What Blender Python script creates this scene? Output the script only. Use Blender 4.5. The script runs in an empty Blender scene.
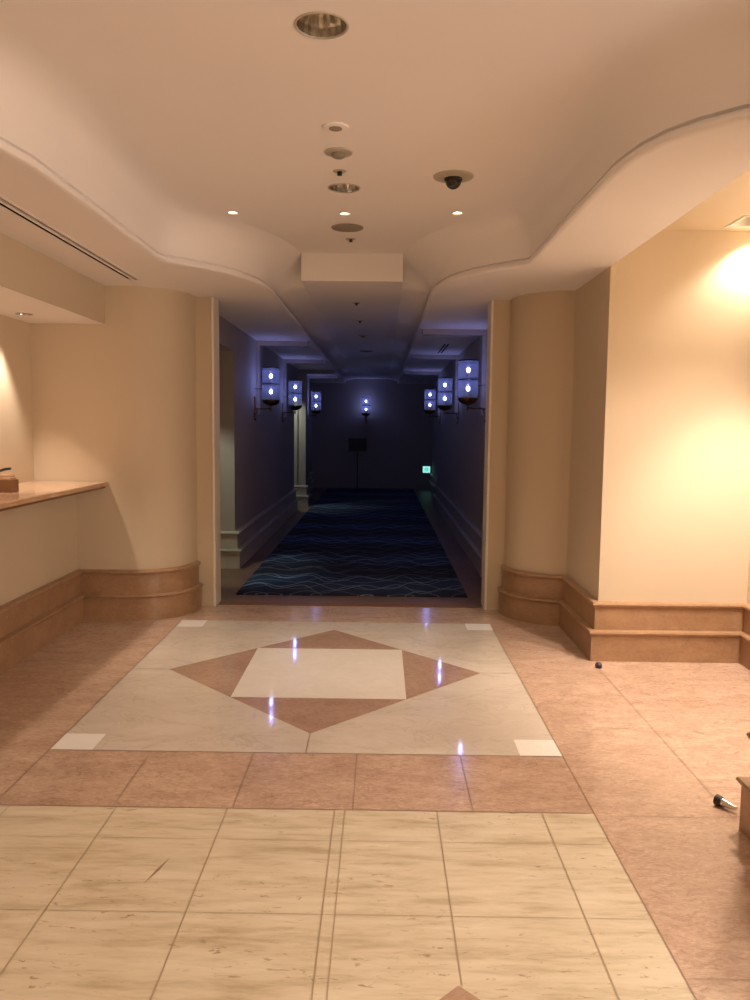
import bpy, bmesh, math, random
from mathutils import Vector, Matrix
from mathutils.geometry import tessellate_polygon
PI = math.pi
random.seed(7)
C = bpy.context.scene.collection

# ------------------------------------------------------------------ camera
cam_d = bpy.data.cameras.new('camera')
cam_d.sensor_fit = 'HORIZONTAL'
cam_d.sensor_width = 36.0
cam_d.lens = 800.5 / 750.0 * 36.0
cam_d.clip_start = 0.05
cam = bpy.data.objects.new('camera', cam_d)
C.objects.link(cam)
_a = Vector((0.99990753, 0.00792255, 0.01105252))
_b = Vector((-0.01173543, 0.09208454, 0.99568204))
_c = Vector((-0.00687057, 0.99571967, -0.092169))
M = Matrix((( _a.x, _b.x, -_c.x), (_a.y, _b.y, -_c.y), (_a.z, _b.z, -_c.z))).to_4x4()
M.translation = Vector((0, 0, 1.5))
cam.matrix_world = M
bpy.context.scene.camera = cam

# ------------------------------------------------------------------ world, exposure
w = bpy.data.worlds.new('world')
w.use_nodes = True
w.node_tree.nodes['Background'].inputs[0].default_value = (1.0, 0.72, 0.48, 1)
w.node_tree.nodes['Background'].inputs[1].default_value = 0.0
bpy.context.scene.world = w
vs = bpy.context.scene.view_settings
vs.view_transform = 'Standard'
vs.look = 'None'
vs.exposure = -0.02
vs.gamma = 1.0
vs.use_curve_mapping = False

# ------------------------------------------------------------------ lights of the building, plus added lobby fill
WARM = (1.0, 0.83, 0.70)
NEUT = (1.0, 0.86, 0.70)
BLUE = (0.22, 0.25, 1.0)

def spot(name, loc, power, angle, col, target=None, blend=0.6, rad=0.04):
    d = bpy.data.lights.new(name, 'SPOT')
    d.energy = power
    d.color = col
    d.spot_size = math.radians(angle)
    d.spot_blend = blend
    d.shadow_soft_size = rad
    o = bpy.data.objects.new(name, d)
    C.objects.link(o)
    o.location = loc
    t = Vector(target) if target else Vector(loc) - Vector((0, 0, 1))
    o.rotation_euler = (t - Vector(loc)).to_track_quat('-Z', 'Y').to_euler()
    return o

def point(name, loc, power, col, rad=0.03):
    d = bpy.data.lights.new(name, 'POINT')
    d.energy = power
    d.color = col
    d.shadow_soft_size = rad
    o = bpy.data.objects.new(name, d)
    C.objects.link(o)
    o.location = loc
    return o

# three small lit spotlights over the floor medallion
spot('spotlight_beam', (-0.945, 5.145, 2.80), 50, 60, NEUT, target=(-0.95, 5.55, 0))
spot('spotlight_beam', (-0.243, 5.145, 2.80), 36, 60, NEUT, target=(-0.24, 5.5, 0))
spot('spotlight_beam', (0.456, 5.105, 2.80), 36, 60, NEUT, target=(0.45, 5.5, 0))
# downlights of the hall, the ones over and behind the camera included
spot('downlight_beam', (-0.25, 1.35, 2.80), 47, 100, WARM, rad=0.08)
spot('downlight_beam', (-0.25, -0.6, 2.80), 40, 120, WARM, rad=0.08)
spot('downlight_beam', (-1.5, -1.6, 2.80), 25, 120, WARM, rad=0.08)
spot('downlight_beam', (1.0, -1.6, 2.80), 25, 120, WARM, rad=0.08)
# unseen fill lights added on the lobby side to brighten ceiling and hall
point('lobby_fill', (3.1, -0.5, 1.7), 215, (1.0, 0.88, 0.80), 0.4)
spot('downlight_beam', (3.1, 0.8, 2.80), 130, 120, WARM, rad=0.08)
# recess downlight over the counter and one further along the recess
spot('recess_beam', (-2.47, 5.50, 2.20), 62, 70, WARM, rad=0.04)
spot('recess_beam', (-2.42, 4.60, 2.20), 30, 100, WARM, rad=0.04)
spot('recess_beam', (-2.42, 3.60, 2.20), 24, 100, WARM, rad=0.04)
# niche wall washers
spot('niche_beam', (2.31, 5.00, 2.70), 45, 125, NEUT, target=(2.31, 5.04, 0), rad=0.03)
spot('niche_beam', (2.20, 4.30, 2.69), 250, 75, WARM, target=(2.30, 4.45, 0), rad=0.05)
spot('niche_beam', (2.05, 3.80, 2.69), 200, 125, WARM, rad=0.05)
# side passages off the dark corridor
spot('passage_beam', (-1.90, 7.55, 2.34), 50, 55, (0.92, 1.0, 0.72), target=(-1.68, 8.15, 0.1), rad=0.03)
spot('passage_beam', (-1.80, 14.30, 2.34), 40, 80, (0.92, 1.0, 0.78), target=(-1.45, 14.75, 0.8), rad=0.03)

# ------------------------------------------------------------------ material helpers
def s2l(c):
    return tuple((v / 255 / 12.92) if v / 255 <= 0.04045 else ((v / 255 + 0.055) / 1.055) ** 2.4 for v in c)

class NT:
    def __init__(s, name):
        s.m = bpy.data.materials.new(name)
        s.m.use_nodes = True
        s.t = s.m.node_tree
        s.b = s.t.nodes['Principled BSDF']
        s.out = s.t.nodes['Material Output']
        g = s.t.nodes.new('ShaderNodeTexCoord')
        s.co = g.outputs['Object']
    def n(s, typ, **kw):
        q = s.t.nodes.new(typ)
        for k, v in kw.items():
            setattr(q, k, v)
        return q
    def l(s, a, b):
        s.t.links.new(a, b)
    def put(s, sock, v):
        if isinstance(v, (int, float)):
            sock.default_value = v
        elif isinstance(v, (tuple, list)):
            sock.default_value = tuple(v) + ((1,) if len(v) == 3 and sock.type == 'RGBA' else ())
        else:
            s.l(v, sock)
    def math(s, op, a, b=0.0, c=0.0):
        q = s.n('ShaderNodeMath', operation=op)
        for i, v in enumerate((a, b, c)):
            if i < len(q.inputs):
                s.put(q.inputs[i], v)
        return q.outputs[0]
    def noise(s, scale, detail=4, rough=0.55, vec=None, dist=0.0):
        q = s.n('ShaderNodeTexNoise')
        q.inputs['Scale'].default_value = scale
        q.inputs['Detail'].default_value = detail
        q.inputs['Roughness'].default_value = rough
        q.inputs['Distortion'].default_value = dist
        s.l(vec or s.co, q.inputs['Vector'])
        return q.outputs['Fac']
    def mapv(s, scale=(1, 1, 1), loc=(0, 0, 0), rot=(0, 0, 0)):
        q = s.n('ShaderNodeMapping')
        q.inputs['Scale'].default_value = scale
        q.inputs['Location'].default_value = loc
        q.inputs['Rotation'].default_value = rot
        s.l(s.co, q.inputs['Vector'])
        return q.outputs[0]
    def ramp(s, fac, stops):
        q = s.n('ShaderNodeValToRGB')
        e = q.color_ramp.elements
        while len(e) < len(stops):
            e.new(0.5)
        for i, (p, c) in enumerate(stops):
            e[i].position = p
            e[i].color = tuple(c) + (1,) if len(c) == 3 else c
        s.l(fac, q.inputs[0])
        return q.outputs[0]
    def mix(s, fac, a, b, blend='MIX'):
        q = s.n('ShaderNodeMix', data_type='RGBA', blend_type=blend)
        s.put(q.inputs[0], fac)
        s.put(q.inputs[6], a)
        s.put(q.inputs[7], b)
        return q.outputs[2]
    def bump(s, h, strength=0.1, dist=0.01):
        q = s.n('ShaderNodeBump')
        q.inputs['Strength'].default_value = strength
        q.inputs['Distance'].default_value = dist
        s.l(h, q.inputs['Height'])
        s.l(q.outputs[0], s.b.inputs['Normal'])

def paint(name, col, rough=0.7, var=0.04):
    t = NT(name)
    f = t.noise(1.7, 3)
    c2 = tuple(v * (1 - var) for v in col)
    t.l(t.mix(f, col, c2), t.b.inputs['Base Color'])
    t.b.inputs['Roughness'].default_value = rough
    t.bump(t.noise(90, 2), 0.05, 0.002)
    return t.m

def plain(name, col, rough=0.5, metal=0.0, spec=0.5):
    t = NT(name)
    f = t.noise(35, 3)
    t.l(t.mix(f, col, tuple(v * 0.88 for v in col)), t.b.inputs['Base Color'])
    t.b.inputs['Roughness'].default_value = rough
    t.b.inputs['Metallic'].default_value = metal
    t.b.inputs['Specular IOR Level'].default_value = spec
    return t.m

def emit(name, col, strength):
    t = NT(name)
    t.b.inputs['Base Color'].default_value = (0.02, 0.02, 0.02, 1)
    t.b.inputs['Emission Color'].default_value = tuple(col) + (1,)
    t.b.inputs['Emission Strength'].default_value = strength
    return t.m

def stone(name, lo, hi, dark, rough=0.16, stretch=(1, 1, 1), scale=3.0, veins=0.35, fine=0.5, bump=0.0):
    t = NT(name)
    v = t.mapv(stretch)
    big = t.noise(scale, 6, 0.6, v, 0.8)
    fn = t.noise(scale * 7, 6, 0.7, v, 1.5)
    base = t.ramp(t.math('ADD', t.math('MULTIPLY', big, 1 - fine), t.math('MULTIPLY', fn, fine)),
                  [(0.33, lo), (0.62, hi)])
    r = t.noise(scale * 1.6, 5, 0.62, v, 1.2)
    vn = t.math('ABSOLUTE', t.math('SUBTRACT', r, 0.5))
    vm = t.ramp(vn, [(0.0, (1, 1, 1)), (0.022, (0, 0, 0))])
    msk = t.math('MULTIPLY', t.math('MULTIPLY', vm, t.noise(scale * 2.2, 2, 0.5, v)), veins * 1.6)
    t.l(t.mix(msk, base, dark), t.b.inputs['Base Color'])
    t.l(t.math('ADD', rough, t.math('MULTIPLY', fn, 0.03)), t.b.inputs['Roughness'])
    if bump:
        t.bump(fn, bump, 0.002)
    return t.m

m_ceil = paint('ceiling_paint', (0.88, 0.84, 0.82))
m_wall = paint('wall_paint', (0.62, 0.51, 0.365), 0.65)
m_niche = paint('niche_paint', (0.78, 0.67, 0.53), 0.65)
m_trim = paint('trim_paint', (0.84, 0.77, 0.66), 0.5)
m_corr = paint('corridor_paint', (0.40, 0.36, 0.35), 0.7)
m_pink = stone('pink_marble', (0.36, 0.225, 0.155), (0.62, 0.44, 0.32), (0.20, 0.09, 0.05), 0.13,
               (1, 2.2, 1), 3.2, 0.42, 0.62)
m_pinkd = stone('pink_marble_medallion', (0.33, 0.20, 0.135), (0.47, 0.31, 0.22), (0.22, 0.12, 0.08), 0.045,
                (1, 1, 1), 3.0, 0.25)
m_base = stone('base_marble', (0.28, 0.16, 0.083), (0.43, 0.265, 0.15), (0.26, 0.12, 0.06), 0.28,
               (1, 1, 1.4), 4.0, 0.30)
m_cream = stone('cream_marble', (0.56, 0.475, 0.38), (0.68, 0.60, 0.50), (0.36, 0.27, 0.19), 0.045,
                (1, 1.6, 1), 1.5, 0.30, 0.3)
m_white = stone('white_marble', (0.84, 0.80, 0.73), (0.90, 0.86, 0.80), (0.7, 0.65, 0.6), 0.05, (1, 1, 1), 2.0, 0.1)
m_cent = stone('pale_centre_marble', (0.70, 0.62, 0.52), (0.78, 0.71, 0.62), (0.6, 0.5, 0.4), 0.045, (1, 1, 1), 1.0, 0.08)
m_joint = plain('joint_line', (0.30, 0.19, 0.12), 0.4)
m_jointt = plain('travertine_joint', (0.44, 0.33, 0.20), 0.4)
m_brown = stone('brown_corridor_stone', (0.16, 0.09, 0.055), (0.24, 0.15, 0.10), (0.1, 0.05, 0.03), 0.42, (1, 1, 1), 3)
m_cbase = stone('corridor_base_stone', (0.42, 0.39, 0.35), (0.52, 0.49, 0.44), (0.4, 0.34, 0.3), 0.3, (1, 1, 1), 3, 0.15)
m_counter = stone('counter_stone', (0.55, 0.33, 0.19), (0.68, 0.46, 0.30), (0.3, 0.16, 0.09), 0.12, (1, 1, 1), 4, 0.25)
m_chrome = plain('chrome', (0.75, 0.72, 0.66), 0.18, 1.0)
m_whitem = plain('white_enamel', (0.50, 0.46, 0.38), 0.4)
m_grille = plain('speaker_grille', (0.30, 0.26, 0.21), 0.6)
m_black = plain('black_metal', (0.015, 0.013, 0.012), 0.45)
m_void = plain('black_void', (0.003, 0.003, 0.003), 1.0, 0.0, 0.0)
m_smoke = plain('smoked_dome', (0.02, 0.015, 0.012), 0.08)
m_brass = plain('aged_brass', (0.22, 0.13, 0.05), 0.35, 0.9)
m_wood = plain('brown_wood', (0.22, 0.10, 0.04), 0.45)
m_rubber = plain('dark_rubber', (0.035, 0.015, 0.012), 0.6)
m_purple = plain('dark_purple_plastic', (0.035, 0.02, 0.05), 0.4)
m_lampw = emit('lit_lamp', (1.0, 0.86, 0.66), 9)
m_bulb = emit('blue_white_bulb', (0.62, 0.70, 1.0), 26)
m_green = emit('lit_green_panel', (0.05, 0.75, 0.55), 1.0)
m_pale = emit('lit_pale_panel', (0.42, 1.0, 0.92), 0.95)

# travertine with fine streaks running across the hall
def travertine():
    t = NT('travertine')
    v = t.mapv((1.0, 5.5, 1))
    big = t.noise(1.6, 5, 0.6, v, 0.6)
    st = t.noise(5.0, 6, 0.65, v, 0.4)
    base = t.ramp(t.math('ADD', t.math('MULTIPLY', big, 0.5), t.math('MULTIPLY', st, 0.5)),
                  [(0.36, (0.48, 0.385, 0.245)), (0.50, (0.64, 0.545, 0.385)), (0.64, (0.72, 0.63, 0.47))])
    pits = t.noise(16, 4, 0.7, t.mapv((1.0, 3.0, 1), rot=(0, 0, 0.35)), 0.6)
    pm = t.ramp(pits, [(0.60, (0, 0, 0)), (0.68, (1, 1, 1))])
    area = t.ramp(t.noise(1.9, 2, 0.5, t.mapv((1, 1.6, 1), (3.1, 1.7, 0))), [(0.42, (0, 0, 0)), (0.58, (1, 1, 1))])
    t.l(t.mix(t.math('MULTIPLY', t.math('MULTIPLY', pm, area), 0.75), base, (0.25, 0.15, 0.07)), t.b.inputs['Base Color'])
    t.b.inputs['Roughness'].default_value = 0.27
    t.bump(st, 0.05, 0.002)
    return t.m
m_trav = travertine()

# navy carpet with crossing wavy lines
def carpet_mat():
    t = NT('navy_wave_carpet')
    sx = t.n('ShaderNodeSeparateXYZ')
    t.l(t.co, sx.inputs[0])
    x, y = sx.outputs[0], sx.outputs[1]
    def lines(period, amp, wl, drift, width, ph):
        row = t.math('FLOOR', t.math('DIVIDE', y, period * 2))
        p = t.math('ADD', t.math('MULTIPLY', x, 2 * PI / wl), t.math('ADD', t.math('MULTIPLY', y, drift), ph))
        wv = t.math('MULTIPLY', t.math('SINE', p), amp)
        w2 = t.math('MULTIPLY', t.math('SINE', t.math('MULTIPLY', p, 0.43)), amp * 0.7)
        yy = t.math('ADD', y, t.math('ADD', wv, w2))
        f = t.math('ABSOLUTE', t.math('SUBTRACT', t.math('FRACT', t.math('DIVIDE', yy, period)), 0.5))
        return t.ramp(f, [(0.0, (1, 1, 1)), (width, (0, 0, 0))])
    a = lines(0.42, 0.125, 0.50, 0.9, 0.05, 0.0)
    b = lines(0.50, 0.13, 0.44, -0.8, 0.04, 1.9)
    d = lines(0.31, 0.10, 0.60, 1.6, 0.035, 4.0)
    s = t.math('MAXIMUM', t.math('MAXIMUM', a, b), d)
    band = t.ramp(t.math('ADD', t.math('MULTIPLY', t.math('SINE', t.math('MULTIPLY', y, 4.4)), 0.22),
                         t.noise(1.0, 3, 0.5, t.mapv((0.9, 0.9, 1)))), [(0.38, (0.0, 0.0, 0.0)), (0.75, (1, 1, 1))])
    ground = t.mix(band, (0.004, 0.009, 0.035), (0.014, 0.052, 0.15))
    k = t.math('MULTIPLY', s, t.math('ADD', 0.35, t.math('MULTIPLY', band, 0.6)))
    t.l(t.mix(k, ground, (0.40, 0.52, 0.72)), t.b.inputs['Base Color'])
    t.b.inputs['Roughness'].default_value = 0.95
    t.bump(t.noise(220, 2), 0.3, 0.004)
    return t.m
m_carpet = carpet_mat()

def shade_mat():
    t = NT('ribbed_lamp_glass')
    t.t.nodes.remove(t.b)
    sx = t.n('ShaderNodeSeparateXYZ')
    t.l(t.co, sx.inputs[0])
    f = t.math('FRACT', t.math('MULTIPLY', sx.outputs[2], 28))
    col = t.ramp(f, [(0.0, (0.14, 0.15, 0.2)), (0.5, (0.34, 0.36, 0.46))])
    tr = t.n('ShaderNodeBsdfTranslucent')
    t.l(col, tr.inputs[0])
    tp = t.n('ShaderNodeBsdfTransparent')
    tp.inputs[0].default_value = (0.8, 0.84, 0.95, 1)
    gl = t.n('ShaderNodeBsdfGlossy')
    gl.inputs['Roughness'].default_value = 0.2
    m1 = t.n('ShaderNodeMixShader'); m1.inputs[0].default_value = 0.8
    t.l(tr.outputs[0], m1.inputs[1]); t.l(tp.outputs[0], m1.inputs[2])
    m2 = t.n('ShaderNodeMixShader'); m2.inputs[0].default_value = 0.04
    t.l(m1.outputs[0], m2.inputs[1]); t.l(gl.outputs[0], m2.inputs[2])
    t.l(m2.outputs[0], t.out.inputs[0])
    return t.m
m_shade = shade_mat()

# ------------------------------------------------------------------ mesh helpers
def obj(name, bm, mats, parent=None, smooth=False, ang=35, bevel=0):
    me = bpy.data.meshes.new(name)
    bm.normal_update()
    bm.to_mesh(me); bm.free()
    if not isinstance(mats, (list, tuple)):
        mats = [mats]
    for q in mats:
        me.materials.append(q)
    o = bpy.data.objects.new(name, me)
    C.objects.link(o)
    if parent:
        o.parent = parent
    if smooth:
        for p in me.polygons:
            p.use_smooth = True
        me.set_sharp_from_angle(angle=math.radians(ang))
    if bevel:
        b = o.modifiers.new('bevel', 'BEVEL')
        b.width = bevel; b.segments = 2; b.limit_method = 'ANGLE'
    return o

def struct(name, bm, mats, **k):
    o = obj(name, bm, mats, **k)
    if not o.parent:
        o['kind'] = 'structure'
    return o

def tag(o, label, cat, group=None):
    o['label'] = label; o['category'] = cat
    if group:
        o['group'] = group
    return o

def thing(name, label, cat, loc=(0, 0, 0), rz=0, group=None):
    o = bpy.data.objects.new(name, None)
    o.empty_display_size = 0.05
    C.objects.link(o)
    o.location = loc; o.rotation_euler = (0, 0, rz)
    return tag(o, label, cat, group)

def dup(root, loc, rz=0, label=None):
    r = root.copy(); C.objects.link(r); r.location = loc; r.rotation_euler = (0, 0, rz)
    if label:
        r['label'] = label
    for ch in list(root.children):
        c = ch.copy(); C.objects.link(c); c.parent = r
        for g in ch.children:
            d = g.copy(); C.objects.link(d); d.parent = c
    return r

def box(bm, x0, x1, y0, y1, z0, z1, mi=0):
    vv = [bm.verts.new(p) for p in ((x0, y0, z0), (x1, y0, z0), (x1, y1, z0), (x0, y1, z0),
                                    (x0, y0, z1), (x1, y0, z1), (x1, y1, z1), (x0, y1, z1))]
    for f in ((3, 2, 1, 0), (4, 5, 6, 7), (0, 1, 5, 4), (1, 2, 6, 5), (2, 3, 7, 6), (3, 0, 4, 7)):
        q = bm.faces.new([vv[i] for i in f]); q.material_index = mi
    return vv

def prism(bm, pts, z0, z1):
    lo = [bm.verts.new((x, y, z0)) for x, y in pts]
    hi = [bm.verts.new((x, y, z1)) for x, y in pts]
    n = len(pts)
    for i in range(n):
        bm.faces.new((lo[i], lo[(i + 1) % n], hi[(i + 1) % n], hi[i]))
    bm.faces.new(hi); bm.faces.new(lo[::-1])
    bmesh.ops.recalc_face_normals(bm, faces=bm.faces[:])

def lathe(bm, prof, seg=32, c=(0, 0, 0), mi=0, cap=True):
    rings = []
    for r, z in prof:
        if r < 1e-6:
            rings.append([bm.verts.new((c[0], c[1], c[2] + z))])
        else:
            rings.append([bm.verts.new((c[0] + r * math.cos(2 * PI * i / seg), c[1] + r * math.sin(2 * PI * i / seg), c[2] + z)) for i in range(seg)])
    for a, b in zip(rings, rings[1:]):
        for i in range(seg):
            j = (i + 1) % seg
            if len(a) == 1 and len(b) == 1:
                continue
            if len(a) == 1:
                f = bm.faces.new((a[0], b[i], b[j]))
            elif len(b) == 1:
                f = bm.faces.new((a[i], a[j], b[0]))
            else:
                f = bm.faces.new((a[i], a[j], b[j], b[i]))
            f.material_index = mi
    return bm

def tube(bm, pts, r, seg=10):
    pts = [Vector(p) for p in pts]
    rr = r if isinstance(r, (list, tuple)) else [r] * len(pts)
    rings = []
    up = Vector((0, 0, 1))
    for i, p in enumerate(pts):
        d = (pts[min(i + 1, len(pts) - 1)] - pts[max(i - 1, 0)]).normalized()
        u = d.cross(up)
        if u.length < 0.1:
            u = d.cross(Vector((1, 0, 0)))
        u.normalize(); v = d.cross(u)
        rings.append([bm.verts.new(p + rr[i] * (math.cos(2 * PI * k / seg) * u + math.sin(2 * PI * k / seg) * v)) for k in range(seg)])
    for a, b in zip(rings, rings[1:]):
        for k in range(seg):
            bm.faces.new((a[k], a[(k + 1) % seg], b[(k + 1) % seg], b[k]))
    bm.faces.new(rings[0][::-1]); bm.faces.new(rings[-1])
    bmesh.ops.recalc_face_normals(bm, faces=bm.faces[:])
    return bm

def circle(cx, cy, r, n=32):
    return [(cx + r * math.cos(2 * PI * i / n), cy + r * math.sin(2 * PI * i / n)) for i in range(n)]

def slab(bm, outer, holes, z, down=True):
    loops = [outer] + list(holes)
    vl = [[Vector((x, y, z)) for x, y in lp] for lp in loops]
    flat = [bm.verts.new(v) for lp in vl for v in lp]
    for t in tessellate_polygon(vl):
        f = bm.faces.new([flat[i] for i in t])
        f.normal_update()
        if (f.normal.z > 0) == down:
            f.normal_flip()

def mir(pts):                      # the hall is symmetrical about x = -0.24
    return [(-0.48 - p[0],) + tuple(p[1:]) for p in pts]

def offset(path, d):               # shift an open polyline to its left by d
    out = []
    n = len(path)
    for i in range(n):
        p = Vector(path[i][:2])
        a = (p - Vector(path[i - 1][:2])).normalized() if i else None
        b = (Vector(path[i + 1][:2]) - p).normalized() if i < n - 1 else None
        if a is None: a = b
        if b is None: b = a
        na = Vector((-a.y, a.x)); nb = Vector((-b.y, b.x))
        m = (na + nb)
        m = m.normalized() if m.length > 1e-6 else na
        k = d / max(0.35, m.dot(na))
        out.append((p.x + m.x * k, p.y + m.y * k))
    return out

# ------------------------------------------------------------------ floor
bm = bmesh.new()
def quad(pts, mi, z=0.0):
    f = bm.faces.new([bm.verts.new((x, y, z)) for x, y in pts])
    f.normal_update()
    if f.normal.z < 0:
        f.normal_flip()
    f.material_index = mi
def rect(x0, x1, y0, y1, mi, z=0.0):
    quad([(x0, y0), (x1, y0), (x1, y1), (x0, y1)], mi, z)
PX0, PX1, PY0, PY1 = -1.51, 0.85, 3.55, 6.02
TY = 3.01
cx, cy = (PX0 + PX1) / 2, (PY0 + PY1) / 2
# pink ground in pieces around the panel
rect(PX1, 4.7, -3.2, 6.6, 0)
rect(-3.2, PX0, -3.2, 6.6, 0)
rect(PX0, PX1, TY, PY0, 0)
rect(PX0, PX1, PY1, 6.6, 0)
# travertine, with the tip of the next inlaid diamond
dx, dy, dr = 0.225, 2.03, 0.34
rect(PX0, PX1, -3.2, TY, 4)
quad([(dx, dy), (dx + dr, dy - dr), (dx, dy - 2 * dr), (dx - dr, dy - dr)], 1, 0.0006)
# medallion
rect(PX0, PX1, PY0, PY1, 2)
quad([(cx, cy - 1.0), (cx + 0.955, cy), (cx, cy + 1.0), (cx - 0.955, cy)], 1, 0.0006)
rect(cx - 0.485, cx + 0.485, cy - 0.49, cy + 0.49, 5, 0.0012)
s_ = 0.195
for a in (PX0, PX1 - s_):
    for b in (PY0, PY1 - s_):
        rect(a, a + s_, b, b + s_, 3, 0.0006)
J = 0.0018
def jx(x, y0, y1, wd=0.004, mi=6):
    rect(x - wd / 2, x + wd / 2, y0, y1, mi, J)
def jy(y, x0, x1, wd=0.004, mi=6):
    rect(x0, x1, y - wd / 2, y + wd / 2, mi, J)
for k in range(1, 5):
    jx(PX0 + 0.472 * k, TY, PY0, 0.003)
for x in (-1.44, -1.02, -0.585, -0.165, 0.235, 0.645):
    jx(x, 2.03 if abs(x - 0.235) < 0.02 else -3.2, TY, 0.004, 7)
jx(-0.125, 0.5, TY, 0.003, 7)
for k in range(13):
    jy(2.775 - 0.44 * k, PX0, PX1, 0.0022, 7)
jx(cx, PY0, cy - 1.0, 0.004); jx(cx, cy + 1.0, PY1, 0.004)
jy(cy, PX0, cx - 0.955, 0.004); jy(cy, cx + 0.955, PX1, 0.004)
for y in (TY, PY0):
    jy(y, PX0, PX1, 0.004)
jx(PX1, -3.2, PY1, 0.004); jx(PX0, -3.2, PY1, 0.004)
jx(1.38, -3.2, 5.0, 0.002); jx(-1.86, -3.2, 6.0, 0.002)
for k in range(10):
    jy(5.75 - 0.92 * k, PX1, 2.4, 0.002); jy(5.75 - 0.92 * k, -2.3, PX0, 0.002)
for k in range(7):
    jx(-2.2 + 0.60 * k, PY1, 6.6, 0.003)
# dark wear mark on one travertine slab
quad([(-0.762, 2.485), (-0.732, 2.565), (-0.714, 2.651), (-0.742, 2.571)], 6, 0.0004)
box(bm, -3.2, 4.7, -3.2, 6.6, -0.12, -0.002, 0)
struct('floor', bm, [m_pink, m_pinkd, m_cream, m_white, m_trav, m_cent, m_joint, m_jointt])

bm = bmesh.new()
rect(-4.2, 1.9, 6.6, 19.4, 0)
box(bm, -4.2, 1.9, 6.6, 19.4, -0.12, -0.002, 0)
o = struct('floor', bm, [m_brown])

# ------------------------------------------------------------------ ceiling
ZS, ZC, ZM = 2.51, 2.82, 2.61
P_R = [(1.42, 2.62), (1.30, 2.67), (1.18, 2.76), (1.08, 2.86), (1.01, 2.97), (0.965, 3.10), (0.935, 3.30), (0.93, 3.9),
       (0.93, 4.5), (0.93, 5.10), (0.915, 5.16), (0.87, 5.20), (0.79, 5.27), (0.70, 5.37), (0.61, 5.49), (0.53, 5.63), (0.47, 5.78), (0.43, 5.94), (0.41, 6.10), (0.402, 6.30)]
Q_R = [(1.42, 2.20), (1.22, 2.28), (1.06, 2.42), (0.92, 2.60), (0.82, 2.78), (0.76, 2.98), (0.72, 3.22), (0.71, 3.9),
       (0.71, 4.5), (0.705, 4.90), (0.69, 4.99), (0.655, 5.06), (0.60, 5.14), (0.53, 5.25), (0.46, 5.37), (0.385, 5.51), (0.31, 5.68), (0.24, 5.87), (0.19, 6.07), (0.152, 6.30)]
PROF = [(0.0, 0.0), (0.11, 0.0), (0.135, 0.005), (0.14, 0.015), (0.13, 0.026), (0.02, 0.028), (0.0, 0.046), (0.05, 0.052), (0.055, 0.09), (0.085, 0.15),
        (0.15, 0.205), (0.26, 0.25), (0.42, 0.283), (0.62, 0.300), (0.82, 0.308), (1.0, 0.31)]
def endprof(prof, u):              # the cove leans more and more towards the corridor
    out = []
    for i, (t, h) in enumerate(prof):
        if i > 6:
            h = h * (1 - u) + u * (0.05 + 0.26 * ((t - 0.05) / 0.95) ** 0.9)
        out.append((t, h))
    return out
def loft(bm, P, Q, prof):
    rings = []
    for k, (p, q) in enumerate(zip(P, Q)):
        u = min(1.0, max(0.0, (p[1] - 5.45) / 0.8))
        rings.append([bm.verts.new((p[0] + (q[0] - p[0]) * t, p[1] + (q[1] - p[1]) * t, ZS + h)) for t, h in endprof(prof, u)])
    for a, b in zip(rings, rings[1:]):
        for i in range(len(prof) - 1):
            bm.faces.new((a[i], a[i + 1], b[i + 1], b[i]))
    bmesh.ops.recalc_face_normals(bm, faces=bm.faces[:])
for nm, P, Q in (('right', P_R, Q_R), ('left', mir(P_R), mir(Q_R))):
    bm = bmesh.new()
    loft(bm, P, Q, PROF)
    struct('trim_1' if nm == 'right' else 'trim_2', bm, m_ceil, smooth=True, ang=50)
    bm = bmesh.new()
    sg = 1 if nm == 'right' else -1
    xa, xb = P[-1][0], Q[-1][0]
    rings = []
    for k in range(12):
        y = 6.30 + 0.35 * k / 10 if k < 11 else 19.3
        e = max(0.0, 1 - (y - 6.30) / 0.35)
        e = e * e * (3 - 2 * e)
        rings.append([bm.verts.new((xa + (xb - xa) * t, y, ZS + (h if i < 7 else 0.05 + (h - 0.05) * (0.2 + 0.8 * e)))) for i, (t, h) in enumerate(endprof(PROF, 1.0))])
    for a, b in zip(rings, rings[1:]):
        for i in range(len(PROF) - 1):
            bm.faces.new((a[i], a[i + 1], b[i + 1], b[i]))
    bmesh.ops.recalc_face_normals(bm, faces=bm.faces[:])
    struct('trim_3' if nm == 'right' else 'trim_4', bm, m_ceil, smooth=True, ang=50)

BIG = [(-0.214, 2.786, 0.083), (-0.223, 4.606, 0.083)]
SML = [(-0.945, 5.145, 0.034), (-0.243, 5.145, 0.034), (0.456, 5.105, 0.034)]
bm = bmesh.new()
slab(bm, [(-3.0, -3.2), (4.7, -3.2), (4.7, 6.33), (-3.0, 6.33)],
     [circle(x, y, r) for x, y, r in BIG] + [circle(x, y, r, 20) for x, y, r in SML], ZC)
struct('ceiling', bm, m_ceil)
bm = bmesh.new()
box(bm, -0.632, 0.152, 6.30, 19.4, ZM, 2.95)
struct('ceiling', bm, m_ceil)
# dropped soffits
bm = bmesh.new()
outer = P_R + [(0.402, 19.4), (1.8, 19.4), (1.8, 6.6), (1.55, 6.0), (1.42, 5.3)]
slot_r = [(0.765, 9.3), (0.80, 9.3), (0.80, 11.6), (0.765, 11.6)]
slab(bm, outer, [], ZS)
box(bm, 1.40, 1.42, 2.62, 5.2, ZS + 0.002, 2.80)
struct('ceiling', bm, m_ceil)
bm = bmesh.new()
Lp = mir(P_R)
outer = Lp + [(-0.882, 19.4), (-2.3, 19.4), (-2.3, 6.6), (-2.06, 6.1), (-2.06, 2.62)]
slab(bm, outer, [[(-1.80, 2.9), (-1.725, 2.9), (-1.725, 5.76), (-1.80, 5.76)]], ZS)
struct('ceiling', bm, m_ceil)
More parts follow.
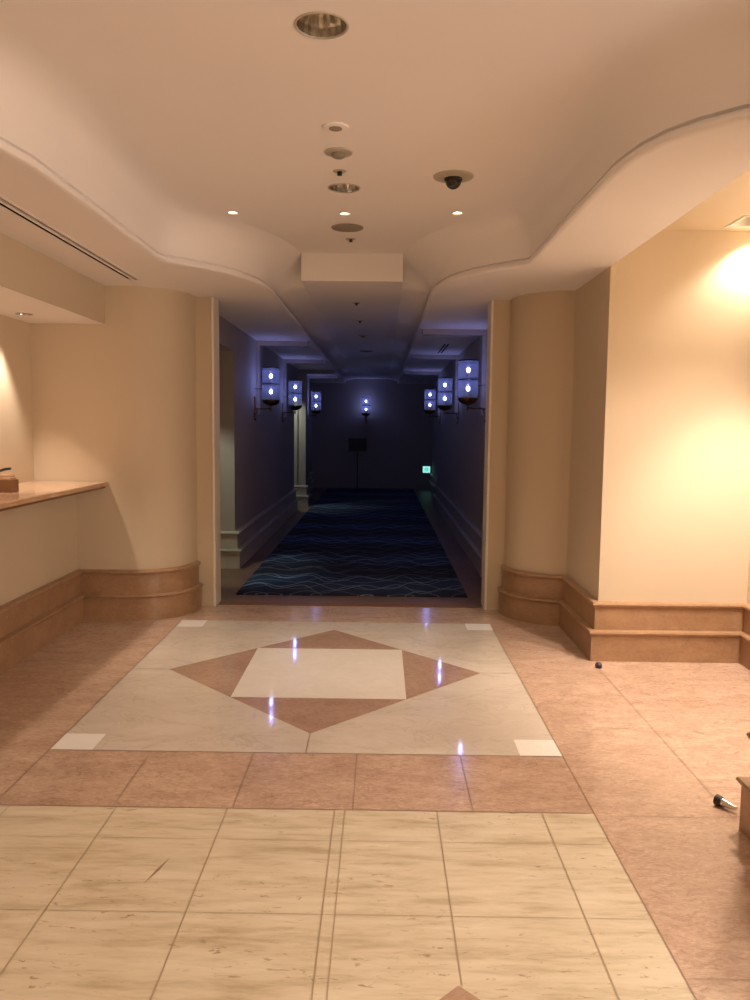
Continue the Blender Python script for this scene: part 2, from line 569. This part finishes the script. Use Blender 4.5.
# ceilings of the niche and of the counter recess
bm = bmesh.new()
slab(bm, [(1.41, 2.8), (2.45, 2.8), (2.45, 5.2), (1.41, 5.2)], [[(2.09, 4.77), (2.32, 4.77), (2.32, 5.0), (2.09, 5.0)]], 2.73)
struct('ceiling', bm, m_wall)
bm = bmesh.new()
slab(bm, [(-2.7, 2.4), (-2.06, 2.4), (-2.06, 6.03), (-2.7, 6.03)], [circle(-2.43, 5.5, 0.055, 24)], 2.23)
struct('ceiling', bm, m_ceil)
bm = bmesh.new()
box(bm, -2.09, -2.06, 2.4, 6.03, 2.232, 2.60)
struct('wall_fascia', bm, m_wall)

# ------------------------------------------------------------------ walls
def arc(cx_, cy_, r, a0, a1, n=14):
    return [(cx_ + r * math.cos(math.radians(a0 + (a1 - a0) * i / n)), cy_ + r * math.sin(math.radians(a0 + (a1 - a0) * i / n))) for i in range(n + 1)]
arcR = arc(1.44, 6.44, 0.42, 180, 267)
arcL = mir(arcR)
pierR = [(0.875, 6.51), (0.885, 6.50), (1.02, 6.50)] + arcR + [(1.42, 6.02), (1.42, 5.12), (2.5, 5.12), (2.5, 6.70), (0.875, 6.70)]
pierL = [(-1.355, 6.51), (-1.365, 6.50), (-1.50, 6.50)] + arcL + [(-2.8, 6.02), (-2.8, 6.70), (-1.355, 6.70)]
bm = bmesh.new(); prism(bm, pierR, 0, 2.85)
struct('wall_far_right', bm, m_wall, smooth=True, ang=20)
bm = bmesh.new(); prism(bm, pierL, 0, 2.85)
struct('wall_far_left', bm, m_wall, smooth=True, ang=20)
# jamb beads
for i, x in ((6, -1.365), (7, 0.865)):
    bm = bmesh.new(); box(bm, x - 0.005 if x < 0 else x, x + 0.015 if x < 0 else x + 0.02, 6.490, 6.71, 0, ZS)
    struct('trim_%d' % i, bm, m_trim, bevel=0.004)
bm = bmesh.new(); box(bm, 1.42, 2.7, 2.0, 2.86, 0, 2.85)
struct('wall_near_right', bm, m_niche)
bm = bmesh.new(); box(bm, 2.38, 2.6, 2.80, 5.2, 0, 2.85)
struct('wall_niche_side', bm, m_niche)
bm = bmesh.new(); box(bm, -3.0, -2.30, 2.3, 6.05, 0, 1.028)
struct('wall_left', bm, m_wall)
bm = bmesh.new(); box(bm, -2.9, -2.62, 2.3, 6.05, 1.02, 2.6)
struct('wall_recess', bm, m_wall)
bm = bmesh.new(); box(bm, -3.0, -1.98, -3.2, 2.42, 0, 2.85)
struct('wall_near_left', bm, m_wall)
bm = bmesh.new(); box(bm, -3.2, 4.8, -3.3, -3.1, 0, 2.85)
struct('wall_back', bm, m_wall)
bm = bmesh.new(); box(bm, 4.6, 4.8, -3.3, 2.3, 0, 2.85); box(bm, 2.6, 4.8, 2.0, 2.2, 0, 2.85)
struct('wall_lobby_right', bm, m_wall)

# corridor
CL, CR, CE = -1.52, 1.08, 19.25
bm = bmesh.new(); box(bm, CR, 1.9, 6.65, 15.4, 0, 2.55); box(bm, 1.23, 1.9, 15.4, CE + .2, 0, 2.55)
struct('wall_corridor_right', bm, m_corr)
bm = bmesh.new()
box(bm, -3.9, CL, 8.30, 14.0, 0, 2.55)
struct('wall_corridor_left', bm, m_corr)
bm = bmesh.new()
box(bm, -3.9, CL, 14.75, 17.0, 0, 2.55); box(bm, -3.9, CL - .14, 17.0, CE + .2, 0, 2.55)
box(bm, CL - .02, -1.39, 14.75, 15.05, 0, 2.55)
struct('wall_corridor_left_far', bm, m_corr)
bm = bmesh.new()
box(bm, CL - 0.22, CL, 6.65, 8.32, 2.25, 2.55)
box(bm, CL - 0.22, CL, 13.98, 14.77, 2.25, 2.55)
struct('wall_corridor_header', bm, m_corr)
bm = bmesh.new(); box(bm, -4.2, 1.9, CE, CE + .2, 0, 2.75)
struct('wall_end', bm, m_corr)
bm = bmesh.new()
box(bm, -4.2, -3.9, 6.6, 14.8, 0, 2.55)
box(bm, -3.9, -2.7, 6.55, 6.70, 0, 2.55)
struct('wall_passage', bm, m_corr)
bm = bmesh.new()
slab(bm, [(-4.2, 6.6), (-1.77, 6.6), (-1.77, 14.8), (-4.2, 14.8)], [], 2.40)
struct('ceiling', bm, m_ceil)
# shallow frames across the soffits and down the walls beyond every wall lamp
n = 8
for y in (9.80, 12.50, 16.4):
    bm = bmesh.new()
    box(bm, CL - .12, -0.90, y, y + 0.15, 2.455, ZS + .01)
    box(bm, CL - .12, CL + 0.035, y, y + 0.15, 1.62, 2.455)
    struct('trim_%d' % n, bm, m_corr, bevel=0.004); n += 1
for y in (8.45, 11.45, 14.9):
    bm = bmesh.new()
    box(bm, 0.42, CR + .05, y, y + 0.15, 2.455, ZS + .01)
    box(bm, CR - 0.035, CR + .05, y, y + 0.15, 1.62, 2.455)
    struct('trim_%d' % n, bm, m_corr, bevel=0.004); n += 1
# greyish beam over the second side passage
bm = bmesh.new()
box(bm, -1.40, -0.90, 14.75, 15.05, 2.44, ZS + .01)
struct('trim_%d' % n, bm, m_corr); n += 1

# ------------------------------------------------------------------ stepped baseboards
BP = [(0.0, 0.0), (0.050, 0.0), (0.050, 0.172), (0.060, 0.178), (0.066, 0.188), (0.062, 0.198), (0.048, 0.202), (0.026, 0.203),
      (0.026, 0.352), (0.040, 0.358), (0.045, 0.370), (0.040, 0.381), (0.024, 0.386), (0.0, 0.387)]
def skirting(name, path, mat, side=1, caps=True, k=1.0):
    bm = bmesh.new()
    rings = []
    for d, z in BP:
        rings.append([(x, y, z) for x, y in offset(path, side * d * k)])
    cols = list(zip(*rings))
    vs_ = [[bm.verts.new(p) for p in c] for c in cols]
    for a, b in zip(vs_, vs_[1:]):
        for i in range(len(BP) - 1):
            bm.faces.new((a[i], a[i + 1], b[i + 1], b[i]))
    bm.faces.new(vs_[0]); bm.faces.new(vs_[-1][::-1])
    bmesh.ops.recalc_face_normals(bm, faces=bm.faces[:])
    # thin upright joints between the marble lengths are left to the stone's own pattern
    return struct(name, bm, mat, smooth=True, ang=28)
def open_arc(a):
    return a
skirting('baseboard_right', [(1.03, 6.47)] + arcR[1:] + [(1.42, 6.02), (1.42, 5.12), (2.38, 5.12), (2.38, 2.86)], m_base, side=-1)
skirting('baseboard_near_right', [(1.80, 2.86), (1.42, 2.86), (1.42, 2.0), (2.7, 2.0)], m_base, side=-1)
skirting('baseboard_left', [(-1.51, 6.47)] + arcL[1:] + [(-2.30, 6.02), (-2.30, 2.42)], m_base, side=1)
skirting('baseboard_near_left', [(-2.25, 2.42), (-1.98, 2.42), (-1.98, -3.0)], m_base, side=1)
skirting('baseboard_corridor_right', [(CR, 6.70), (CR, 15.4), (1.23, 15.4), (1.23, CE)], m_cbase, side=1, k=1.2)
skirting('baseboard_corridor_left', [(-2.9, 8.30), (CL, 8.30), (CL, 14.0), (-2.9, 14.0)], m_cbase, side=-1, k=1.2)
skirting('baseboard_corridor_left_far', [(-2.4, 14.75), (-1.39, 14.75), (-1.39, 15.05), (CL, 15.05), (CL, 17.0), (CL - .14, 17.0), (CL - .14, CE)], m_cbase, side=-1, k=1.0)

# ------------------------------------------------------------------ carpet
bm = bmesh.new()
box(bm, -1.27, 0.78, 6.96, 19.1, 0.0, 0.012)
tag(obj('carpet', bm, m_carpet, bevel=0.004), 'long navy carpet with pale wavy lines down the dark corridor', 'carpet')
bm = bmesh.new(); box(bm, -1.33, 0.85, 6.56, 6.64, 0, 0.006)
struct('trim_%d' % n, bm, m_wood); n += 1

# ------------------------------------------------------------------ counter
ct = thing('counter', 'long marble counter shelf in the lit recess by the left wall', 'counter', (-2.34, 4.22, 1.01))
bm = bmesh.new(); box(bm, -0.28, 0.285, -1.78, 1.795, 0.018, 0.05)
obj('countertop', bm, m_counter, ct, bevel=0.006)
bm = bmesh.new(); box(bm, 0.045, 0.262, -1.78, 1.795, 0.0, 0.018)
obj('edge_moulding', bm, m_wood, ct, bevel=0.004)

bx = thing('box', 'small brown box with pale lid and dark rod at the far left of the counter', 'box', (-2.375, 5.02, 1.06))
bm = bmesh.new(); box(bm, -0.07, 0.07, -0.05, 0.05, 0, 0.078)
obj('body', bm, m_wood, bx, bevel=0.004)
bm = bmesh.new(); box(bm, -0.064, 0.060, -0.045, 0.045, 0.078, 0.094); box(bm, -0.055, 0.052, -0.04, 0.04, 0.094, 0.112)
obj('lid', bm, m_counter, bx, bevel=0.005)
bm = bmesh.new(); tube(bm, [(-0.075, -0.01, 0.118), (-0.03, -0.01, 0.130), (0.01, 0, 0.143), (0.045, 0.0, 0.147)], [0.007, 0.008, 0.009, 0.008])
obj('rod', bm, m_black, bx, smooth=True)

# ------------------------------------------------------------------ recessed downlights
def downlight(name, loc, r, label, lit=False, group=None, cat='ceiling light'):
    t = thing(name, label, cat, loc, 0, group)
    bm = bmesh.new()
    lathe(bm, [(r * 0.97, 0.012), (r * 0.98, -0.001), (r * 1.0, -0.004), (r * 1.05, -0.004), (r * 1.08, -0.0015), (r * 1.08, 0.004)], 36)
    obj('trim_ring', bm, m_whitem, t, smooth=True)
    bm = bmesh.new()
    n_ = 36
    prof = [(r * 0.98, 0.0), (r * 0.95, r * 0.35), (r * 0.86, r * 0.75), (r * 0.70, r * 1.1), (r * 0.45, r * 1.35)]
    rings = []
    for q, z in prof:
        rings.append([bm.verts.new((q * (1 - 0.035 * (i % 2)) * math.cos(2 * PI * i / n_), q * (1 - 0.035 * (i % 2)) * math.sin(2 * PI * i / n_), z)) for i in range(n_)])
    for a, b in zip(rings, rings[1:]):
        for i in range(n_):
            bm.faces.new((a[i], a[(i + 1) % n_], b[(i + 1) % n_], b[i]))
    bm.faces.new(rings[-1])
    obj('reflector', bm, m_chrome, t)
    bm = bmesh.new()
    if lit:
        lathe(bm, [(0, r * 0.08), (r * 0.25, r * 0.12), (r * 0.34, r * 0.3), (r * 0.34, r * 0.9), (r * 0.2, r * 1.3)], 20)
    else:
        lathe(bm, [(0, r * 0.45), (r * 0.16, r * 0.5), (r * 0.26, r * 0.7), (r * 0.28, r * 0.95), (r * 0.18, r * 1.2), (r * 0.14, r * 1.36)], 20)
    obj('bulb', bm, m_lampw if lit else m_whitem, t, smooth=True)
    return t
d0 = downlight('downlight', (BIG[0][0], BIG[0][1], ZC), 0.085, 'large round recessed downlight with chrome reflector, nearest the camera')
dup(d0, (BIG[1][0], BIG[1][1], ZC), 0.4, 'round recessed chrome downlight between the tiny sprinkler and middle small spotlight')
s0 = downlight('spotlight', (SML[0][0], SML[0][1], ZC), 0.034, 'leftmost of the three tiny lit ceiling spotlights', True, 'small ceiling spotlights over the medallion')
dup(s0, (SML[1][0], SML[1][1], ZC), 0, 'middle of the three tiny lit ceiling spotlights')
dup(s0, (SML[2][0], SML[2][1], ZC), 0, 'rightmost of the three tiny lit ceiling spotlights, below the dome camera')
downlight('recess_downlight', (-2.43, 5.5, 2.23), 0.055, 'small round downlight in the recess ceiling above the marble counter')

# small discs on the ceiling
def disc(name, loc, r, label, cat, mat, boss=None, bmat=None):
    t = thing(name, label, cat, loc)
    bm = bmesh.new()
    lathe(bm, [(0, -0.008), (r * 0.86, -0.008), (r * 0.97, -0.006), (r, -0.002), (r, 0.002)], 32)
    obj('cover', bm, mat, t, smooth=True)
    if boss:
        rb, h = boss
        bm = bmesh.new()
        lathe(bm, [(rb, -0.006), (rb * 0.98, -0.008 - h * 0.5), (rb * 0.75, -0.008 - h * 0.85), (rb * 0.35, -0.008 - h), (0, -0.008 - h)], 24)
        obj('sensor', bm, bmat or mat, t, smooth=True)
    return t
disc('blanking_plate', (-0.219, 3.69, ZC), 0.060, 'pale round blanking cap flush on the ceiling behind the nearest downlight', 'ceiling plate', m_ceil, (0.030, 0.004), m_grille)
disc('smoke_detector', (-0.223, 4.018, ZC), 0.070, 'round beige smoke detector with raised centre between pale cap and sprinkler', 'smoke detector', m_whitem, (0.035, 0.022), m_grille)
def sprinkler(loc, label):
    t = thing('sprinkler', label, 'sprinkler', loc)
    bm = bmesh.new(); lathe(bm, [(0, -0.004), (0.030, -0.004), (0.036, 0.0), (0.036, 0.002)], 24)
    obj('flange', bm, m_whitem, t, smooth=True)
    bm = bmesh.new(); lathe(bm, [(0.013, -0.003), (0.013, -0.012), (0.006, -0.014), (0.006, -0.018), (0.014, -0.018), (0.014, -0.021), (0, -0.021)], 16)
    obj('head', bm, m_black, t)
    return t
sprinkler((-0.233, 4.31, ZC), 'tiny dark sprinkler in front of the second chrome downlight')
disc('ceiling_speaker', (-0.243, 5.50, ZC), 0.108, 'flat round grey ceiling speaker behind the middle small spotlight', 'speaker', m_grille)
sprinkler((-0.233, 5.83, ZC), 'tiny dark sprinkler at the end of the hall ceiling by the upright step')
for (x, y, r, lab, k) in ((-0.24, 7.40, 0, 'tiny dark sprinkler on the corridor coffer nearest the hall', 's'),
                          (-0.24, 8.65, 0, 'tiny dark sprinkler on the corridor coffer, second from the hall', 's')):
    sprinkler((x, y, ZM), lab)
disc('corridor_detector', (-0.24, 10.0, ZM), 0.06, 'small round detector on the coffer beyond the two corridor sprinklers', 'smoke detector', m_whitem, (0.03, 0.02), m_grille)
disc('corridor_speaker', (-0.24, 12.1, ZM), 0.10, 'round grey speaker deep along the dark corridor coffer', 'speaker', m_grille)

# dome camera
t = thing('security_camera', 'smoked security dome on a pale round plate, right side of ceiling', 'security camera', (0.366, 4.38, ZC))
bm = bmesh.new(); lathe(bm, [(0.045, -0.012), (0.075, -0.011), (0.104, -0.007), (0.108, -0.002), (0.108, 0.002)], 40)
obj('mounting_plate', bm, m_whitem, t, smooth=True)
bm = bmesh.new(); lathe(bm, [(0.048, -0.008), (0.048, -0.022), (0.043, -0.022)], 32)
obj('collar', bm, m_black, t)
bm = bmesh.new(); lathe(bm, [(0.043, -0.016)] + [(0.043 * math.cos(a * PI / 16), -0.022 - 0.045 * math.sin(a * PI / 16)) for a in range(0, 8)] + [(0, -0.067)], 28)
obj('dome', bm, m_smoke, t, smooth=True)

# slot diffusers
def slot(name, label, x0, x1, y0, y1, z, nb):
    t = thing(name, label, 'air vent', ((x0 + x1) / 2, (y0 + y1) / 2, z))
    hx, hy = (x1 - x0) / 2, (y1 - y0) / 2
    bm = bmesh.new(); box(bm, -hx - 0.004, hx + 0.004, -hy, hy, 0.045 if nb == 2 else -0.002, 0.06 if nb == 2 else 0.004)
    if nb == 2:
        box(bm, -hx - 0.006, -hx, -hy, hy, 0.001, 0.05); box(bm, hx, hx + 0.006, -hy, hy, 0.001, 0.05)
    obj('duct', bm, m_void, t)
    bm = bmesh.new()
    e = 0.004
    z0, z1 = (-0.003, 0.0) if nb == 2 else (-0.006, -0.001)
    box(bm, -hx - e, -hx + e, -hy, hy, z0, z1 + .001); box(bm, hx - e, hx + e, -hy, hy, z0, z1 + .001)
    box(bm, -hx - e, hx + e, -hy - e, -hy + e, z0, z1 + .001); box(bm, -hx - e, hx + e, hy - e, hy + e, z0, z1 + .001)
    obj('frame', bm, m_ceil, t)
    bm = bmesh.new(); box(bm, -0.010, 0.010, -hy, hy, z0, 0.010)
    obj('divider', bm, m_ceil, t)
slot('slot_diffuser', 'long double black air slot in the left soffit', -1.80, -1.725, 2.9, 5.76, ZS, 2)
slot('corridor_vent', 'short black air slot on the right soffit inside the dark corridor', 0.755, 0.825, 9.9, 11.2, ZS, 1)

# square recessed fixture of the niche
t = thing('square_downlight', 'square recessed ceiling light at the upper right edge, over the bright niche wall', 'ceiling light', (2.205, 4.885, 2.73))
bm = bmesh.new()
for a, b, c_, d_ in ((-0.13, -0.112, -0.13, 0.13), (0.112, 0.13, -0.13, 0.13), (-0.112, 0.112, -0.13, -0.112), (-0.112, 0.112, 0.112, 0.13)):
    box(bm, a, b, c_, d_, -0.006, 0.002)
obj('frame', bm, m_trim, t, bevel=0.002)
bm = bmesh.new()
lo = [(-0.113, -0.113), (0.113, -0.113), (0.113, 0.113), (-0.113, 0.113)]
va = [bm.verts.new((x, y, 0)) for x, y in lo]; vb = [bm.verts.new((x * .6, y * .6, 0.09)) for x, y in lo]
for i in range(4):
    bm.faces.new((va[i], va[(i + 1) % 4], vb[(i + 1) % 4], vb[i]))
bm.faces.new(vb)
obj('reflector', bm, m_chrome, t)
bm = bmesh.new(); lathe(bm, [(0, 0.05), (0.03, 0.052), (0.035, 0.07), (0.02, 0.088)], 20)
obj('bulb', bm, m_lampw, t, smooth=True)

# ------------------------------------------------------------------ wall lamps of the corridor
def sconce(label):     # built with the wall behind at x = 0 and the lamp out along +x
    t = thing('wall_sconce', label, 'wall lamp', group='blue wall lamps of the corridor')
    R_, X = 0.102, 0.20
    bm = bmesh.new()
    box(bm, 0.0, 0.012, -0.028, 0.028, -0.24, 0.02)
    lathe(bm, [(0, -0.275), (0.012, -0.262), (0.014, -0.25), (0.008, -0.24)], 12, (0.014, 0, 0))
    obj('backplate', bm, m_brass, t, bevel=0.003)
    bm = bmesh.new()
    tube(bm, [(0.01, 0, -0.135), (0.06, 0, -0.125), (0.13, 0, -0.128), (X, 0, -0.12)], 0.009, 10)
    tube(bm, [(0.01, 0, -0.20), (0.03, 0, -0.17), (0.04, 0, -0.135)], 0.006, 8)
    obj('arm', bm, m_brass, t, smooth=True)
    bm = bmesh.new()
    tube(bm, [(0.01, 0, 0.11), (X - R_, 0, 0.11)], 0.005, 8)
    obj('stay', bm, m_brass, t, smooth=True)
    bm = bmesh.new()
    lathe(bm, [(0, -0.150), (0.008, -0.145), (0.012, -0.135), (0.009, -0.122), (0.008, -0.095), (0.03, -0.088), (0.07, -0.074), (0.096, -0.052), (0.105, -0.030), (0.109, -0.028),
               (0.109, -0.018), (0.0, -0.018)], 32, (X, 0, 0))
    obj('bowl', bm, m_brass, t, smooth=True)
    for z in (-0.016, 0.172):
        bm = bmesh.new()
        pr = []
        for i in range(25):
            pr.append((R_ + 0.0015 * math.cos(i * PI), z + 0.178 * i / 24))
        lathe(bm, pr, 36, (X, 0, 0))
        obj('glass_shade', bm, m_shade, t, smooth=True, ang=80)
    for z in (0.158, 0.350):
        bm = bmesh.new()
        lathe(bm, [(R_ - 0.003, z), (R_ + 0.004, z), (R_ + 0.004, z + 0.012), (R_ - 0.003, z + 0.012), (R_ - 0.003, z)], 36, (X, 0, 0))
        obj('ring', bm, m_black, t)
    for z0, z1 in ((-0.02, 0.05), (0.168, 0.238)):
        bm = bmesh.new(); tube(bm, [(X, 0, z0), (X, 0, z1)], 0.006, 8)
        obj('lamp_holder', bm, m_brass, t)
    for z in (0.075, 0.262):
        bm = bmesh.new()
        lathe(bm, [(0, z - 0.024), (0.012, z - 0.02), (0.020, z), (0.017, z + 0.016), (0.0, z + 0.024)], 16, (X, 0, 0))
        obj('bulb', bm, m_bulb, t, smooth=True)
    return t
ZL = 1.815
spots = [((CL, 9.60, ZL), 0, 'blue wall lamp nearest the hall on the left corridor wall'),
         ((CL, 12.3, ZL), 0, 'second blue wall lamp along the left corridor wall, above a pale pilaster'),
         ((CL, 16.2, ZL), 0, 'farthest blue wall lamp on the left corridor wall'),
         ((CR, 8.25, ZL), PI, 'largest blue wall lamp, on the right wall beside the opening'),
         ((CR, 11.25, ZL), PI, 'second blue wall lamp along the right corridor wall'),
         ((CR, 14.7, ZL), PI, 'farthest blue wall lamp on the right corridor wall'),
         ((-0.37, CE, ZL), -PI / 2, 'blue wall lamp on the end wall facing down the corridor')]
sc0 = None
for i, (loc, rz, lab) in enumerate(spots):
    if sc0 is None:
        sc0 = sconce(lab)
        sc0.location = loc; sc0.rotation_euler = (0, 0, rz); s = sc0
    else:
        s = dup(sc0, loc, rz, lab)
    # each lamp's own light
    dx_, dy_ = 0.20 * math.cos(rz), 0.20 * math.sin(rz)
    for z in (0.12, 0.305):
        point('sconce_light', (loc[0] + dx_, loc[1] + dy_, loc[2] + z), 0.9 if i < 6 else 0.75, BLUE, 0.012)

# ------------------------------------------------------------------ sign stand and exit sign at the corridor's end
t = thing('sign_stand', 'black sign board on a slim stand before the end wall', 'sign stand', (-0.55, 18.7, 0.012))
bm = bmesh.new(); lathe(bm, [(0, 0.022), (0.03, 0.02), (0.14, 0.012), (0.15, 0.004), (0.15, 0), (0, 0)], 32)
obj('base', bm, m_black, t, smooth=True)
bm = bmesh.new(); tube(bm, [(0, 0, 0.015), (0, 0, 0.95)], 0.011, 12)
obj('pole', bm, m_black, t, smooth=True)
bm = bmesh.new(); box(bm, -0.21, 0.21, -0.012, 0.012, 0.90, 1.20)
obj('board', bm, m_black, t, bevel=0.005)

t = thing('exit_sign', 'small green lit guide sign low on the right of the end wall', 'exit sign', (1.095, CE - 0.02, 0.47))
bm = bmesh.new(); box(bm, -0.095, 0.095, -0.012, 0.02, -0.085, 0.085)
obj('housing', bm, m_whitem, t, bevel=0.004)
bm = bmesh.new(); box(bm, -0.086, 0.086, -0.016, -0.012, -0.076, 0.076)
obj('panel', bm, m_pale, t)
bm = bmesh.new(); box(bm, -0.046, 0.046, -0.019, -0.016, -0.046, 0.046)
obj('pictogram_field', bm, m_green, t)
bm = bmesh.new()    # running figure
lathe(bm, [(0, -0.002), (0.008, -0.001), (0.008, 0.001), (0, 0.002)], 12)
bmesh.ops.rotate(bm, verts=bm.verts[:], cent=(0, 0, 0), matrix=Matrix.Rotation(PI / 2, 3, 'X'))
bmesh.ops.translate(bm, verts=bm.verts[:], vec=(-0.004, -0.020, 0.028))
for p, q, r in (((0.0, 0.016), (0.006, -0.006), 0.005), ((0.006, -0.006), (-0.012, -0.018), 0.004), ((-0.012, -0.018), (-0.014, -0.034), 0.0035),
                ((0.006, -0.006), (0.020, -0.018), 0.004), ((0.020, -0.018), (0.034, -0.016), 0.0035), ((0, 0.014), (-0.018, 0.008), 0.003), ((0, 0.014), (0.018, 0.004), 0.003)):
    tube(bm, [(p[0], -0.0195, p[1]), (q[0], -0.0195, q[1])], r, 6)
obj('running_figure', bm, m_pale, t)

# ------------------------------------------------------------------ small things on the floor by the right piers
t = thing('door_stop', 'small silver cone with dark flared end lying beside the right pier', 'door stop', (1.385, 3.07, 0.0))
A = Vector((0.028, -0.040, 0.018)); B = Vector((-0.022, 0.032, 0.022))
D = (B - A)
bm = bmesh.new(); tube(bm, [A, A + D * 0.1, A + D * 0.7], [0.008, 0.009, 0.017], 16)
obj('body', bm, m_chrome, t, smooth=True)
bm = bmesh.new(); tube(bm, [A + D * 0.69, A + D * 0.78, A + D * 1.0], [0.018, 0.020, 0.022], 16)
obj('tip', bm, m_rubber, t, smooth=True)
t = thing('floor_cap', 'tiny dark round knob on the floor at the niche corner', 'knob', (1.385, 4.93, 0.0))
bm = bmesh.new(); lathe(bm, [(0, 0.034), (0.014, 0.032), (0.021, 0.024), (0.022, 0.010), (0.018, 0.0), (0, 0)], 20)
obj('knob', bm, m_purple, t, smooth=True)
